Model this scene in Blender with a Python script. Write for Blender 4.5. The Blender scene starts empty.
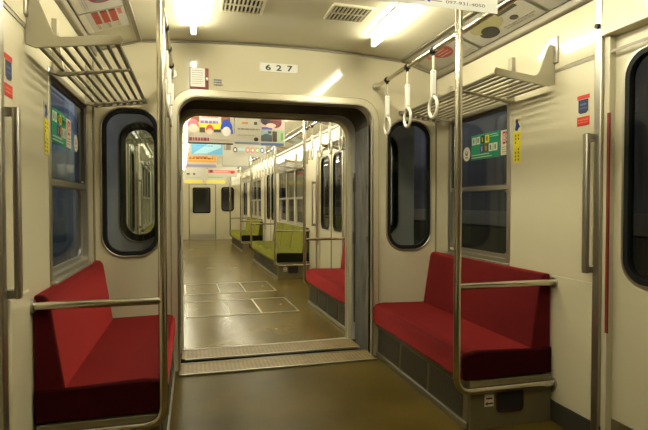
import bpy, bmesh, math, random
from mathutils import Vector, Matrix
from mathutils.geometry import tessellate_polygon
random.seed(7)
sc = bpy.context.scene
COL = sc.collection
ZS = -0.042                     # the floor lies at z = 0
PHI = math.radians(1.35)        # the second car stands slightly turned
CAR = {
    'A': Matrix.Translation((0.61, 0, ZS)),
    'B': Matrix.Translation((0.60, 4.05, ZS)) @ Matrix.Rotation(PHI, 4, 'Z') @ Matrix.Translation((0, -4.05, 0)),
}
ROT = {'A': 0.0, 'B': PHI}
FZ = 0.042                      # floor height in car coordinates

# ------------------------------------------------------------------ materials
def srgb(h):
    h = h.lstrip('#')
    v = [int(h[i:i+2], 16) / 255 for i in (0, 2, 4)]
    return tuple(c / 12.92 if c <= .04045 else ((c + .055) / 1.055) ** 2.4 for c in v) + (1,)

def new_mat(name):
    m = bpy.data.materials.new(name); m.use_nodes = True
    nt = m.node_tree
    return m, nt, nt.nodes['Principled BSDF']

def principled(name, color, rough=.5, metal=0, bump=0, bscale=30, vary=0, vscale=3, coat=0, sheen=0, stretch=None, spec=None, stint=None):
    m, nt, p = new_mat(name)
    c = color if len(color) == 4 else tuple(color) + (1,)
    p.inputs['Base Color'].default_value = c
    p.inputs['Roughness'].default_value = rough
    p.inputs['Metallic'].default_value = metal
    p.inputs['Coat Weight'].default_value = coat
    p.inputs['Coat Roughness'].default_value = .08
    p.inputs['Sheen Weight'].default_value = sheen
    p.inputs['Sheen Roughness'].default_value = .42
    if stint: p.inputs['Sheen Tint'].default_value = stint + (1,)
    if spec is not None: p.inputs['Specular IOR Level'].default_value = spec
    if vary or bump:
        tc = nt.nodes.new('ShaderNodeTexCoord')
        mp = nt.nodes.new('ShaderNodeMapping'); nt.links.new(tc.outputs['Object'], mp.inputs[0])
        if stretch: mp.inputs['Scale'].default_value = stretch
    if vary:
        n = nt.nodes.new('ShaderNodeTexNoise'); n.inputs['Scale'].default_value = vscale; n.inputs['Detail'].default_value = 5
        nt.links.new(mp.outputs[0], n.inputs['Vector'])
        r = nt.nodes.new('ShaderNodeValToRGB')
        r.color_ramp.elements[0].position = .3; r.color_ramp.elements[1].position = .7
        r.color_ramp.elements[0].color = tuple(max(0, x * (1 - vary)) for x in c[:3]) + (1,)
        r.color_ramp.elements[1].color = tuple(min(1, x * (1 + vary)) for x in c[:3]) + (1,)
        nt.links.new(n.outputs['Fac'], r.inputs[0]); nt.links.new(r.outputs[0], p.inputs['Base Color'])
    if bump:
        n2 = nt.nodes.new('ShaderNodeTexNoise'); n2.inputs['Scale'].default_value = bscale; n2.inputs['Detail'].default_value = 3
        nt.links.new(mp.outputs[0], n2.inputs['Vector'])
        b = nt.nodes.new('ShaderNodeBump'); b.inputs['Strength'].default_value = bump; b.inputs['Distance'].default_value = .01
        nt.links.new(n2.outputs['Fac'], b.inputs['Height']); nt.links.new(b.outputs[0], p.inputs['Normal'])
    return m

CREAM = (.60, .54, .37)
M = {}
M['wall'] = principled('cream_panel', CREAM, .3, bump=.35, bscale=2.2, stretch=(1, .25, 2.2), vary=.03, vscale=1.5)
M['ceiling'] = principled('cream_ceiling', (.58, .53, .38), .13, bump=.05, bscale=2.0)
M['bulkhead'] = principled('cream_bulkhead', CREAM, .11, bump=.03, bscale=2.0, vary=.02)
M['gloss'] = principled('cream_gloss_panel', CREAM, .12, bump=.22, bscale=2.6, stretch=(1, .3, 1.6))
M['cream'] = principled('cream_paint', (.52, .47, .32), .35)
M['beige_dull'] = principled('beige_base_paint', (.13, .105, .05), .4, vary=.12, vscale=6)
M['trim'] = principled('taupe_trim', (.22, .19, .13), .4)
M['steel'] = principled('stainless', (.62, .57, .47), .2, 1)
M['brushed'] = principled('brushed_steel', (.46, .43, .36), .38, 1, bump=.05, bscale=60)
M['rackpaint'] = principled('rack_paint', (.40, .36, .25), .35, .1)
M['lip'] = principled('satin_aluminium_lip', (.62, .56, .40), .3, .45)
M['rackbar'] = principled('rack_bar_metal', (.17, .145, .09), .35)
M['darksteel'] = principled('dark_steel', (.16, .15, .13), .35, 1)
M['rubber'] = principled('black_rubber', (.008, .008, .007), .6, spec=.15)
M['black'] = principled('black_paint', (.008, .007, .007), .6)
M['red'] = principled('red_moquette', (.048, .002, .003), .9, bump=.4, bscale=260, vary=.22, vscale=9, spec=.1, sheen=1, stint=(.85, .075, .07))
M['green'] = principled('green_moquette', (.058, .055, .006), .9, bump=.4, bscale=260, vary=.22, vscale=9, spec=.1, sheen=1, stint=(.34, .33, .04))
M['endshade_red'] = principled('shaded_red_cloth', (.025, .0015, .002), .9, spec=.05)  # red seat fabric with the shade of the bench end in its colour
M['endshade_green'] = principled('shaded_green_cloth', (.010, .010, .003), .9, spec=.05)  # same for the green benches: end shade put into the colour
M['piping'] = principled('piping', (.12, .01, .015), .7)
M['white'] = principled('white_plastic', (.78, .76, .68), .3)
M['ring'] = principled('ivory_ring', (.80, .76, .62), .28)
M['band'] = principled('strap_web', (.45, .41, .30), .7)
M['bellows'] = principled('bellows_fabric', (.20, .19, .17), .6, bump=.5, bscale=14, vary=.35, vscale=7, stretch=(3, 3, .5))
M['hood'] = principled('bellows_hood', (.05, .036, .016), .5, bump=.5, bscale=9, vary=.3, vscale=5)
M['bodygrey'] = principled('end_body_paint', (.66, .63, .60), .5)
M['redline'] = principled('red_rubber', (.17, .012, .008), .5)
M['rim'] = principled('dark_red_rim', (.05, .006, .005), .5)
M['paper'] = principled('paper', (.46, .43, .35), .45)
M['plate'] = principled('number_plate', (.80, .78, .70), .3)
M['kick'] = principled('dark_kick', (.03, .026, .018), .6)

def floor_mat(name, ior, r0, r1, k=1):
    m, nt, p = new_mat(name)
    tc = nt.nodes.new('ShaderNodeTexCoord')
    a = nt.nodes.new('ShaderNodeTexNoise'); a.inputs['Scale'].default_value = 1.7; a.inputs['Detail'].default_value = 7
    b = nt.nodes.new('ShaderNodeTexNoise'); b.inputs['Scale'].default_value = 90; b.inputs['Detail'].default_value = 2
    for n in (a, b): nt.links.new(tc.outputs['Object'], n.inputs['Vector'])
    r = nt.nodes.new('ShaderNodeValToRGB')
    r.color_ramp.elements[0].position = .32; r.color_ramp.elements[0].color = (.062*k, .041*k, .006*k, 1)
    r.color_ramp.elements[1].position = .68; r.color_ramp.elements[1].color = (.135*k, .092*k, .020*k, 1)
    nt.links.new(a.outputs['Fac'], r.inputs[0])
    mx = nt.nodes.new('ShaderNodeMixRGB'); mx.blend_type = 'OVERLAY'; mx.inputs[0].default_value = .25
    nt.links.new(r.outputs[0], mx.inputs[1]); nt.links.new(b.outputs['Fac'], mx.inputs[2])
    nt.links.new(mx.outputs[0], p.inputs['Base Color'])
    rr = nt.nodes.new('ShaderNodeMapRange'); rr.inputs[3].default_value = r0; rr.inputs[4].default_value = r1
    nt.links.new(a.outputs['Fac'], rr.inputs[0]); nt.links.new(rr.outputs[0], p.inputs['Roughness'])
    p.inputs['IOR'].default_value = ior
    p.inputs['Specular Tint'].default_value = (1, .86, .4, 1)
    c = nt.nodes.new('ShaderNodeTexNoise'); c.inputs['Scale'].default_value = 5
    nt.links.new(tc.outputs['Object'], c.inputs['Vector'])
    bp = nt.nodes.new('ShaderNodeBump'); bp.inputs['Strength'].default_value = .12; bp.inputs['Distance'].default_value = .01
    nt.links.new(c.outputs['Fac'], bp.inputs['Height']); nt.links.new(bp.outputs[0], p.inputs['Normal'])
    return m
M['floor'] = floor_mat('waxed_brown_linoleum', 1.30, .17, .32)
M['floor_worn'] = floor_mat('worn_brown_linoleum', 1.14, .28, .45, .62)

def tread_mat():
    m, nt, p = new_mat('chequered_tread')
    tc = nt.nodes.new('ShaderNodeTexCoord')
    mp = nt.nodes.new('ShaderNodeMapping'); mp.inputs['Rotation'].default_value = (0, 0, math.radians(45)); mp.inputs['Scale'].default_value = (1, 1, .001)
    nt.links.new(tc.outputs['Object'], mp.inputs[0])
    ck = nt.nodes.new('ShaderNodeTexChecker'); ck.inputs['Scale'].default_value = 48
    nt.links.new(mp.outputs[0], ck.inputs['Vector'])
    n = nt.nodes.new('ShaderNodeTexNoise'); n.inputs['Scale'].default_value = 9; n.inputs['Detail'].default_value = 5
    nt.links.new(tc.outputs['Object'], n.inputs['Vector'])
    r = nt.nodes.new('ShaderNodeValToRGB')
    r.color_ramp.elements[0].color = (.11, .065, .015, 1); r.color_ramp.elements[1].color = (.34, .23, .07, 1)
    nt.links.new(n.outputs['Fac'], r.inputs[0])
    mx = nt.nodes.new('ShaderNodeMixRGB'); mx.blend_type = 'MULTIPLY'; mx.inputs[0].default_value = .55
    nt.links.new(r.outputs[0], mx.inputs[1]); nt.links.new(ck.outputs['Color'], mx.inputs[2])
    nt.links.new(mx.outputs[0], p.inputs['Base Color'])
    bp = nt.nodes.new('ShaderNodeBump'); bp.inputs['Distance'].default_value = .004; bp.inputs['Strength'].default_value = .7
    nt.links.new(ck.outputs['Fac'], bp.inputs['Height']); nt.links.new(bp.outputs[0], p.inputs['Normal'])
    p.inputs['Metallic'].default_value = .1; p.inputs['Roughness'].default_value = .5
    return m
M['tread'] = tread_mat()

def mesh_mat():
    m, nt, p = new_mat('expanded_metal_grille')
    tc = nt.nodes.new('ShaderNodeTexCoord')
    mp = nt.nodes.new('ShaderNodeMapping'); mp.inputs['Rotation'].default_value = (math.radians(45), 0, 0); mp.inputs['Scale'].default_value = (.001, 1, 1)
    nt.links.new(tc.outputs['Object'], mp.inputs[0])
    ck = nt.nodes.new('ShaderNodeTexChecker'); ck.inputs['Scale'].default_value = 90
    ck.inputs['Color1'].default_value = (.06, .052, .03, 1); ck.inputs['Color2'].default_value = (.012, .01, .008, 1)
    nt.links.new(mp.outputs[0], ck.inputs['Vector']); nt.links.new(ck.outputs['Color'], p.inputs['Base Color'])
    p.inputs['Roughness'].default_value = .5
    return m
M['mesh'] = mesh_mat()

def glass_mat(name, tint, ior=1.5):
    m, nt, p = new_mat(name)
    nt.nodes.remove(p)
    out = nt.nodes['Material Output']
    t = nt.nodes.new('ShaderNodeBsdfTransparent'); t.inputs[0].default_value = tint
    g = nt.nodes.new('ShaderNodeBsdfGlossy'); g.inputs['Roughness'].default_value = .015
    f = nt.nodes.new('ShaderNodeFresnel'); f.inputs[0].default_value = ior
    mx = nt.nodes.new('ShaderNodeMixShader')
    ge = nt.nodes.new('ShaderNodeNewGeometry')          # only the face turned to the ray mirrors: the pane is thin
    iv = nt.nodes.new('ShaderNodeMath'); iv.operation = 'SUBTRACT'; iv.inputs[0].default_value = 1
    mu = nt.nodes.new('ShaderNodeMath'); mu.operation = 'MULTIPLY'
    nt.links.new(ge.outputs['Backfacing'], iv.inputs[1])
    nt.links.new(iv.outputs[0], mu.inputs[0]); nt.links.new(f.outputs[0], mu.inputs[1])
    nt.links.new(mu.outputs[0], mx.inputs[0]); nt.links.new(t.outputs[0], mx.inputs[1]); nt.links.new(g.outputs[0], mx.inputs[2])
    nt.links.new(mx.outputs[0], out.inputs[0])
    return m
M['glass'] = glass_mat('window_glass', (.82, .84, .82, 1), 1.6)

def emit_mat(name, color, s):
    m, nt, p = new_mat(name)
    p.inputs['Base Color'].default_value = (.9, .9, .85, 1)
    p.inputs['Emission Color'].default_value = tuple(color) + (1,)
    p.inputs['Emission Strength'].default_value = s
    return m
M['tube'] = emit_mat('fluorescent_tube', (1, .965, .74), 65)
M['outfill'] = emit_mat('added_fill_tube', (.80, .88, 1), 50)  # for the added lamps outside the windows
M['reflector'] = principled('white_enamel_reflector', (.86, .84, .78), .3)

_cc = {}
def col(h, rough=.45):
    if h not in _cc:
        _cc[h] = principled('print_' + h.lstrip('#'), srgb(h), rough)
    return _cc[h]

# ------------------------------------------------------------------ mesh builder
class MB:
    def __init__(s):
        s.v = []; s.f = []; s.mi = []; s.mats = []
    def _m(s, m):
        if m is None: return 0 if s.mats else 0
        if m not in s.mats: s.mats.append(m)
        return s.mats.index(m)
    def add(s, vs, fs, m=None):
        b = len(s.v); k = s._m(m)
        s.v += [tuple(v) for v in vs]
        for f in fs:
            s.f.append([b + i for i in f]); s.mi.append(k)
        return s
    def box(s, x0, x1, y0, y1, z0, z1, m=None):
        x0, x1 = sorted((x0, x1)); y0, y1 = sorted((y0, y1)); z0, z1 = sorted((z0, z1))
        vs = [(x, y, z) for z in (z0, z1) for y in (y0, y1) for x in (x0, x1)]
        return s.add(vs, [(0, 2, 3, 1), (4, 5, 7, 6), (0, 1, 5, 4), (2, 6, 7, 3), (0, 4, 6, 2), (1, 3, 7, 5)], m)
    def prism(s, poly, axis, a, b, m=None, holes=()):
        fm = {'x': lambda u, v, w: (w, u, v), 'y': lambda u, v, w: (u, w, v), 'z': lambda u, v, w: (u, v, w)}[axis]
        loops = [list(poly)] + [list(h) for h in holes]
        tri = tessellate_polygon([[Vector((p[0], p[1], 0)) for p in l] for l in loops])
        flat = [p for l in loops for p in l]; n = len(flat)
        vs = [fm(p[0], p[1], a) for p in flat] + [fm(p[0], p[1], b) for p in flat]
        fs = [tuple(t) for t in tri] + [tuple(i + n for i in reversed(t)) for t in tri]
        o = 0
        for l in loops:
            k = len(l)
            for i in range(k):
                j = (i + 1) % k
                fs.append((o + i, o + j, o + j + n, o + i + n))
            o += k
        return s.add(vs, fs, m)
    def ring(s, outer, inner, axis, a, b, m=None):
        fm = {'x': lambda u, v, w: (w, u, v), 'y': lambda u, v, w: (u, w, v), 'z': lambda u, v, w: (u, v, w)}[axis]
        n = len(outer)
        vs = [fm(*p, a) for p in outer] + [fm(*p, a) for p in inner] + [fm(*p, b) for p in outer] + [fm(*p, b) for p in inner]
        fs = []
        for i in range(n):
            j = (i + 1) % n
            fs += [(i, j, n + j, n + i), (2*n + j, 2*n + i, 3*n + i, 3*n + j), (i, 2*n + i, 2*n + j, j), (n + i, n + j, 3*n + j, 3*n + i)]
        return s.add(vs, fs, m)
    def tube(s, pts, r, n=12, m=None, closed=False):
        pts = [Vector(p) for p in pts]; k = len(pts)
        up = None; rings = []
        for i, p in enumerate(pts):
            if closed: t = (pts[(i + 1) % k] - pts[i - 1]).normalized()
            else: t = (pts[min(i + 1, k - 1)] - pts[max(i - 1, 0)]).normalized()
            if up is None:
                up = t.orthogonal().normalized()
            up = (up - t * up.dot(t)).normalized()
            w = t.cross(up)
            rings.append([p + (up * math.cos(2*math.pi*q/n) + w * math.sin(2*math.pi*q/n)) * r for q in range(n)])
        vs = [v for rg in rings for v in rg]; fs = []
        for i in range(k if closed else k - 1):
            a, b = i * n, ((i + 1) % k) * n
            for q in range(n):
                q2 = (q + 1) % n
                fs.append((a + q, a + q2, b + q2, b + q))
        if not closed:
            fs.append(tuple(reversed(range(n)))); fs.append(tuple((k - 1) * n + q for q in range(n)))
        return s.add(vs, fs, m)
    def disc(s, c, axis, r, t, m=None, n=20):
        c = Vector(c); d = {'x': Vector((1, 0, 0)), 'y': Vector((0, 1, 0)), 'z': Vector((0, 0, 1))}[axis]
        return s.tube([c - d * t / 2, c + d * t / 2], r, n, m)
    def cap(s, c, r, L, m=None):         # dome-headed screw
        return s
    def mesh(s, name, L, defmat, smooth, bevel):
        me = bpy.data.meshes.new(name)
        me.from_pydata([(x - L[0], y - L[1], z - L[2]) for x, y, z in s.v], [], s.f)
        mats = s.mats if s.mats else [defmat]
        for m in mats: me.materials.append(m if m else defmat)
        for p, k in zip(me.polygons, s.mi): p.material_index = k
        bm = bmesh.new(); bm.from_mesh(me)
        bmesh.ops.recalc_face_normals(bm, faces=bm.faces[:])
        bm.to_mesh(me); bm.free()
        if smooth:
            me.shade_smooth(); me.set_sharp_from_angle(angle=math.radians(smooth))
        return me

def rr(cu, cv, w, h, r, n=7):
    out = []
    for (sx, sy, a0) in ((1, 1, 0), (-1, 1, 90), (-1, -1, 180), (1, -1, 270)):
        for i in range(n + 1):
            a = math.radians(a0 + 90 * i / n)
            out.append((cu + sx * (w / 2 - r) + r * math.cos(a), cv + sy * (h / 2 - r) + r * math.sin(a)))
    return out
def rrb(u0, u1, v0, v1, r, n=7):
    return rr((u0 + u1) / 2, (v0 + v1) / 2, abs(u1 - u0), abs(v1 - v0), r, n)

def rpath(pts, r, n=8):
    pts = [Vector(p) for p in pts]; out = [pts[0]]
    for i in range(1, len(pts) - 1):
        a, b, c = pts[i - 1], pts[i], pts[i + 1]
        d1 = (a - b).normalized(); d2 = (c - b).normalized()
        p0 = b + d1 * r; p2 = b + d2 * r
        for k in range(n + 1):
            t = k / n
            out.append(p0 * (1 - t) ** 2 + b * 2 * t * (1 - t) + p2 * t * t)
    out.append(pts[-1])
    return out

# ------------------------------------------------------------------ things
def props(o, label=None, cat=None, group=None, kind=None):
    if label: o['label'] = label
    if cat: o['category'] = cat
    if group: o['group'] = group
    if kind: o['kind'] = kind

def place(o, L, car, rz=0):
    o.location = CAR[car] @ Vector(L); o.rotation_euler = (0, 0, ROT[car] + rz)

class Thing:
    def __init__(s, name, label, cat, L, car='A', group=None, kind=None):
        s.o = bpy.data.objects.new(name, None); COL.objects.link(s.o)
        s.o.empty_display_size = .1
        s.L = L; s.car = car
        place(s.o, L, car); props(s.o, label, cat, group, kind)
    def part(s, name, mb, mat=None, parent=None, label=None, bevel=0, smooth=35, segs=2, kind=None):
        me = mb.mesh(name, s.L, mat, smooth, bevel)
        o = bpy.data.objects.new(name, me); COL.objects.link(o)
        o.parent = parent or s.o
        if bevel: add_bevel(o, bevel, segs)
        if label: o['label'] = label
        if kind: o['kind'] = kind
        return o

def add_bevel(o, w, segs=2):
    b = o.modifiers.new('bevel', 'BEVEL'); b.width = w; b.segments = segs; b.limit_method = 'ANGLE'; b.angle_limit = math.radians(40)

def solo(name, mb, mat, L, car='A', label=None, cat=None, group=None, kind=None, bevel=0, smooth=35, segs=2):
    me = mb.mesh(name, L, mat, smooth, bevel)
    o = bpy.data.objects.new(name, me); COL.objects.link(o)
    place(o, L, car); props(o, label, cat, group, kind)
    if bevel: add_bevel(o, bevel, segs)
    return o

def struct(name, mb, mat, car='A', L=(0, 0, 0), **k):
    return solo(name, mb, mat, L, car, kind='structure', **k)

def dup(root, L, car, label, group=None):
    r = root.copy(); COL.objects.link(r); place(r, L, car)
    r['label'] = label
    if group: r['group'] = group
    for ch in list(root.children):
        c = ch.copy(); COL.objects.link(c); c.parent = r
        for g in ch.children:
            d = g.copy(); COL.objects.link(d); d.parent = c
    return r

# text as mesh: returns verts (u,v) and faces, width-normalised to height h
def text_uv(txt, h, bold=0):
    cu = bpy.data.curves.new('t', 'FONT'); cu.body = txt; cu.size = 1; cu.resolution_u = 3; cu.offset = bold
    ob = bpy.data.objects.new('t', cu); COL.objects.link(ob)
    bpy.context.view_layer.update()
    me = ob.evaluated_get(bpy.context.evaluated_depsgraph_get()).to_mesh()
    vs = [(v.co.x, v.co.y) for v in me.vertices]; fs = [tuple(p.vertices) for p in me.polygons]
    bpy.data.objects.remove(ob); bpy.data.curves.remove(cu)
    if not vs: return [], []
    x0 = min(v[0] for v in vs); y0 = min(v[1] for v in vs); y1 = max(v[1] for v in vs)
    k = h / (y1 - y0)
    return [((x - x0) * k, (y - y0) * k) for x, y in vs], fs

class Sign:
    """flat printed panel: O = lower left corner, U right, V up, N out of the print"""
    def __init__(s, O, U, V, w, h, t=.002, base=None, radius=0):
        s.mb = MB(); s.O = Vector(O); s.U = Vector(U).normalized(); s.V = Vector(V).normalized()
        s.N = s.U.cross(s.V).normalized(); s.w = w; s.h = h; s.t = t; s.lv = 0
        loop = rrb(0, w, 0, h, radius, 4) if radius else [(0, 0), (w, 0), (w, h), (0, h)]
        s._slab(loop, 0, t, base or M['paper'])
    def P(s, u, v, n): return tuple(s.O + s.U * u + s.V * v + s.N * n)
    def _slab(s, loop, a, b, m):
        n = len(loop)
        vs = [s.P(u, v, a) for u, v in loop] + [s.P(u, v, b) for u, v in loop]
        fs = [tuple(reversed(range(n))), tuple(range(n, 2 * n))] + [(i, (i + 1) % n, n + (i + 1) % n, n + i) for i in range(n)]
        s.mb.add(vs, fs, m)
    def _up(s, loop, m):
        s.lv += 1; h = s.t + .00025 * s.lv
        s._slab(loop, s.t * .5, h, m)
    def rect(s, u0, v0, u1, v1, c):
        w, h = s.w, s.h
        s._up([(u0*w, v0*h), (u1*w, v0*h), (u1*w, v1*h), (u0*w, v1*h)], col(c) if isinstance(c, str) else c); return s
    def oval(s, u, v, ru, rv, c, n=18, a0=0, a1=360):
        k = n if a1 - a0 >= 360 else n + 1
        s._up([((u + ru*math.cos(math.radians(a0 + (a1-a0)*i/n)))*s.w, (v + rv*math.sin(math.radians(a0 + (a1-a0)*i/n)))*s.h) for i in range(k)], col(c) if isinstance(c, str) else c); return s
    def poly(s, pts, c):
        s._up([(u*s.w, v*s.h) for u, v in pts], col(c)); return s
    def text(s, txt, u, v, h, c, wmax=None, bold=0):
        vs, fs = text_uv(txt, h * s.h, bold)
        if not vs: return s
        W = max(x for x, y in vs); k = 1
        if wmax: k = wmax * s.w / W
        s.lv += 1; n = s.t + .00025 * s.lv
        s.mb.add([s.P(u*s.w + x*k, v*s.h + y, n) for x, y in vs], fs, col(c) if isinstance(c, str) else c); return s
    def lines(s, u0, v0, u1, v1, rows, c, fill=.45, gaps=True):
        rnd = random.Random(int((u0*97 + v0*31 + rows) * 1000))
        for r in range(rows):
            v = v1 - (r + .5) * (v1 - v0) / rows; hh = (v1 - v0) / rows * fill / 2
            u = u0; end = u1 - (rnd.random() * .15 * (u1 - u0) if gaps else 0)
            while u < end:
                L = (u1 - u0) * (.06 + rnd.random() * .14)
                s.rect(u, v - hh, min(u + L, end), v + hh, c); u += L + (u1 - u0) * .03
                s.lv -= 1
        s.lv += 1
        return s

# ------------------------------------------------------------------ shells
HW = 1.25
def ceil_z(x): 
    return 2.345 - .04 * (x / .95) ** 2
def shell(car, y0, y1, doors, wins, names):
    fl = MB().box(-HW, HW, y0 if car == 'A' else 4.0, y1 if car == 'B' else 3.62, FZ - .05, FZ)
    struct('floor', fl, M['floor_worn' if car == 'A' else 'floor'], car)
    # curved ceiling with sloping cove panels, as a solid strip
    prof = [(-HW - .05, 2.205), (-.95, 2.303)] + [(-.95 + 1.9 * i / 16, ceil_z(-.95 + 1.9 * i / 16)) for i in range(1, 16)] + [(.95, 2.303), (HW + .05, 2.205)]
    n = len(prof)
    mb = MB()
    vs = [(x, y, z + d) for y in (y0, y1) for d in (0, .04) for x, z in prof]
    fs = []
    for i in range(n - 1):
        fs += [(i, i + 1, 2*n + i + 1, 2*n + i), (n + i + 1, n + i, 3*n + i, 3*n + i + 1), (i + 1, i, n + i, n + i + 1), (2*n + i, 2*n + i + 1, 3*n + i + 1, 3*n + i)]
    fs += [(0, 2*n, 3*n, n), (n - 1, 2*n - 1, 4*n - 1, 3*n - 1)]
    mb.add(vs, fs)
    struct('ceiling', mb, M['ceiling'], car)
    for sd, s in (('left', -1), ('right', 1)):
        holes = [rrb(a, b, FZ + .012, 1.985, .06, 4) for a, b in doors[s]] + [rrb(a, b, .85, 1.815, .03, 3) for a, b in wins[s]]
        w = MB().prism([(y0, FZ - .05), (y1, FZ - .05), (y1, 2.24), (y0, 2.24)], 'x', s * HW, s * (HW + .05), holes=holes)
        struct('wall_' + sd, w, M['wall'], car)
        # baseboard between the doors
        bb = MB(); edges = [y0] + [e for d in doors[s] for e in d] + [y1]
        for i in range(0, len(edges), 2):
            if edges[i + 1] - edges[i] > .05:
                bb.box(s * (HW - .012), s * HW, edges[i], edges[i + 1], FZ, .15)
        struct('baseboard_' + sd, bb, M['kick'], car)

def trims(car, y0, y1, k):
    for s in (-1, 1):
        t = MB().box(s * (HW - .035), s * (HW + .01), y0, y1, 2.175, 2.222)
        struct('trim_%d' % k, t, M['trim'], car, bevel=.008); k += 1
        t = MB().prism([(s*.965, 2.30), (s*.935, 2.30), (s*.938, 2.292), (s*.962, 2.290)], 'y', y0, y1)
        struct('trim_%d' % k, t, M['trim'], car); k += 1
        t = MB().box(s * (HW - .004), s * HW, y0 if car == 'A' else y0 + .02, y1, 1.893, 1.905)
        struct('trim_%d' % k, t, M['trim'], car); k += 1
    return k

WIN_A = {1: [(2.665, 3.38)], -1: [(2.565, 3.39)]}
DOOR_A = {1: [(.70, 1.93)], -1: [(.66, 1.885)]}
DOOR_B = [(5.92, 7.12), (10.62, 11.86), (15.15, 16.35)]
WIN_B = [(4.55, 5.35), (7.95, 10.1), (12.5, 14.6)]
shell('A', -2.6, 3.62, DOOR_A, WIN_A, 0)
shell('B', 4.07, 16.8, {1: DOOR_B, -1: DOOR_B}, {1: WIN_B, -1: WIN_B}, 0)
k = trims('A', -2.6, 3.6, 1)
k = trims('B', 4.10, 16.8, k)

# bulkheads -----------------------------------------------------------
def bulkhead(car, ya, yb, half, top, ov, name, mat):
    outer = [(-HW - .04, FZ - .04), (HW + .04, FZ - .04), (HW + .04, 2.25), (.95, 2.33), (0, 2.375), (-.95, 2.33), (-HW - .04, 2.25)]
    door = [(-half, FZ + .001), (half, FZ + .001)] + [p for p in rrb(-half, half, .4, top, .13, 7)[:16]]
    holes = [door]
    for s in (-1, 1):
        holes.append(rrb(s*ov[0], s*ov[1], ov[2], ov[3], .13, 8))
    struct(name, MB().prism(outer, 'y', ya, yb, holes=holes), mat, car)
bulkhead('A', 3.60, 3.65, .70, 1.935, (.846, 1.184, .862, 1.828), 'wall_bulkhead', M['bulkhead'])
bulkhead('B', 4.07, 4.11, .675, 1.90, (.85, 1.12, .93, 1.80), 'wall_entrance', M['bulkhead'])
bulkhead('B', 4.045, 4.07, .675, 1.90, (.85, 1.12, .93, 1.80), 'wall_outer_skin', M['bodygrey'])

# ceiling/bulkhead trim bead
tb = MB().tube([(x, 3.595, ceil_z(x) - .008) for x in [-.95 + .1 * i for i in range(20)]], .010, 8)
struct('trim_%d' % k, tb, M['brushed'], 'A'); k += 1
for s in (-1, 1):
    struct('trim_%d' % k, MB().tube([(s*.95, 3.595, 2.297), (s*1.22, 3.595, 2.212)], .008, 8), M['trim'], 'A'); k += 1
    struct('trim_%d' % k, MB().tube([(s*1.243, 3.594, .15), (s*1.243, 3.594, 2.18)], .007, 8), M['trim'], 'A'); k += 1

def doorframe(car, ya, yb, half, top, lip, kk, mat):
    def arch(hf, tp, r):
        pts = [(hf, FZ)] + [p for p in rrb(-hf, hf, .2, tp, r, 7)[:16]] + [(-hf, FZ)]
        return pts
    o = arch(half + lip, top + lip, .13 + lip * .6); i = arch(half, top, .13)
    n = len(o); mb = MB()
    vs = [(u, ya, v) for u, v in o] + [(u, ya, v) for u, v in i] + [(u, yb, v) for u, v in o] + [(u, yb, v) for u, v in i]
    fs = []
    for a in range(n - 1):
        b = a + 1
        fs += [(a, b, n+b, n+a), (2*n+b, 2*n+a, 3*n+a, 3*n+b), (a, 2*n+a, 2*n+b, b), (n+a, n+b, 3*n+b, 3*n+a)]
    fs += [(0, n, 3*n, 2*n), (n-1, 2*n-1, 4*n-1, 3*n-1)]
    mb.add(vs, fs)
    struct('trim_%d' % kk, mb, mat, car, bevel=.006)
doorframe('A', 3.568, 3.665, .70, 1.935, .058, k, M['lip']); k += 1
doorframe('A', 3.562, 3.58, .70, 1.935, .014, k, M['brushed']); k += 1
doorframe('B', 4.03, 4.13, .675, 1.90, .035, k, M['cream']); k += 1

# oval windows ---------------------------------------------------------
wn = 1
def oval_window(car, s, y, ov, metal_side):
    global wn
    T = Thing('window_%d' % wn, None, None, (s*(ov[0]+ov[1])/2, y, (ov[2]+ov[3])/2), car, kind='structure'); wn += 1
    a, b, c, d = s*(ov[0]-.022), s*(ov[1]+.022), ov[2]-.024, ov[3]+.024
    gw = .018 if car == 'A' else .034
    i0, i1, j0, j1 = s*(ov[0]+gw), s*(ov[1]-gw), ov[2]+gw, ov[3]-gw
    g = [rrb(*sorted((s*(ov[0]-.010), s*(ov[1]+.010))), ov[2]-.012, ov[3]+.012, .14, 8), rrb(*sorted((i0, i1)), j0, j1, .105, 8)]
    f = [rrb(*sorted((a, b)), c, d, .15, 8), g[0]]
    T.part('window_frame', MB().ring(f[0], f[1], 'y', y - .012, y + .01), M['brushed'], bevel=.003)
    T.part('gasket', MB().ring(g[0], g[1], 'y', y - .008, y + .022), M['rubber'], bevel=.004)
    T.part('pane', MB().prism(rrb(*sorted((s*(ov[0]+.012), s*(ov[1]-.012))), ov[2]+.012, ov[3]-.012, .115, 8), 'y', y + .02, y + .026), M['glass'])
for s in (-1, 1):
    oval_window('A', s, 3.60, (.846, 1.184, .862, 1.828), 0)
    oval_window('B', s, 4.043, (.85, 1.12, .93, 1.80), 0)

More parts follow.
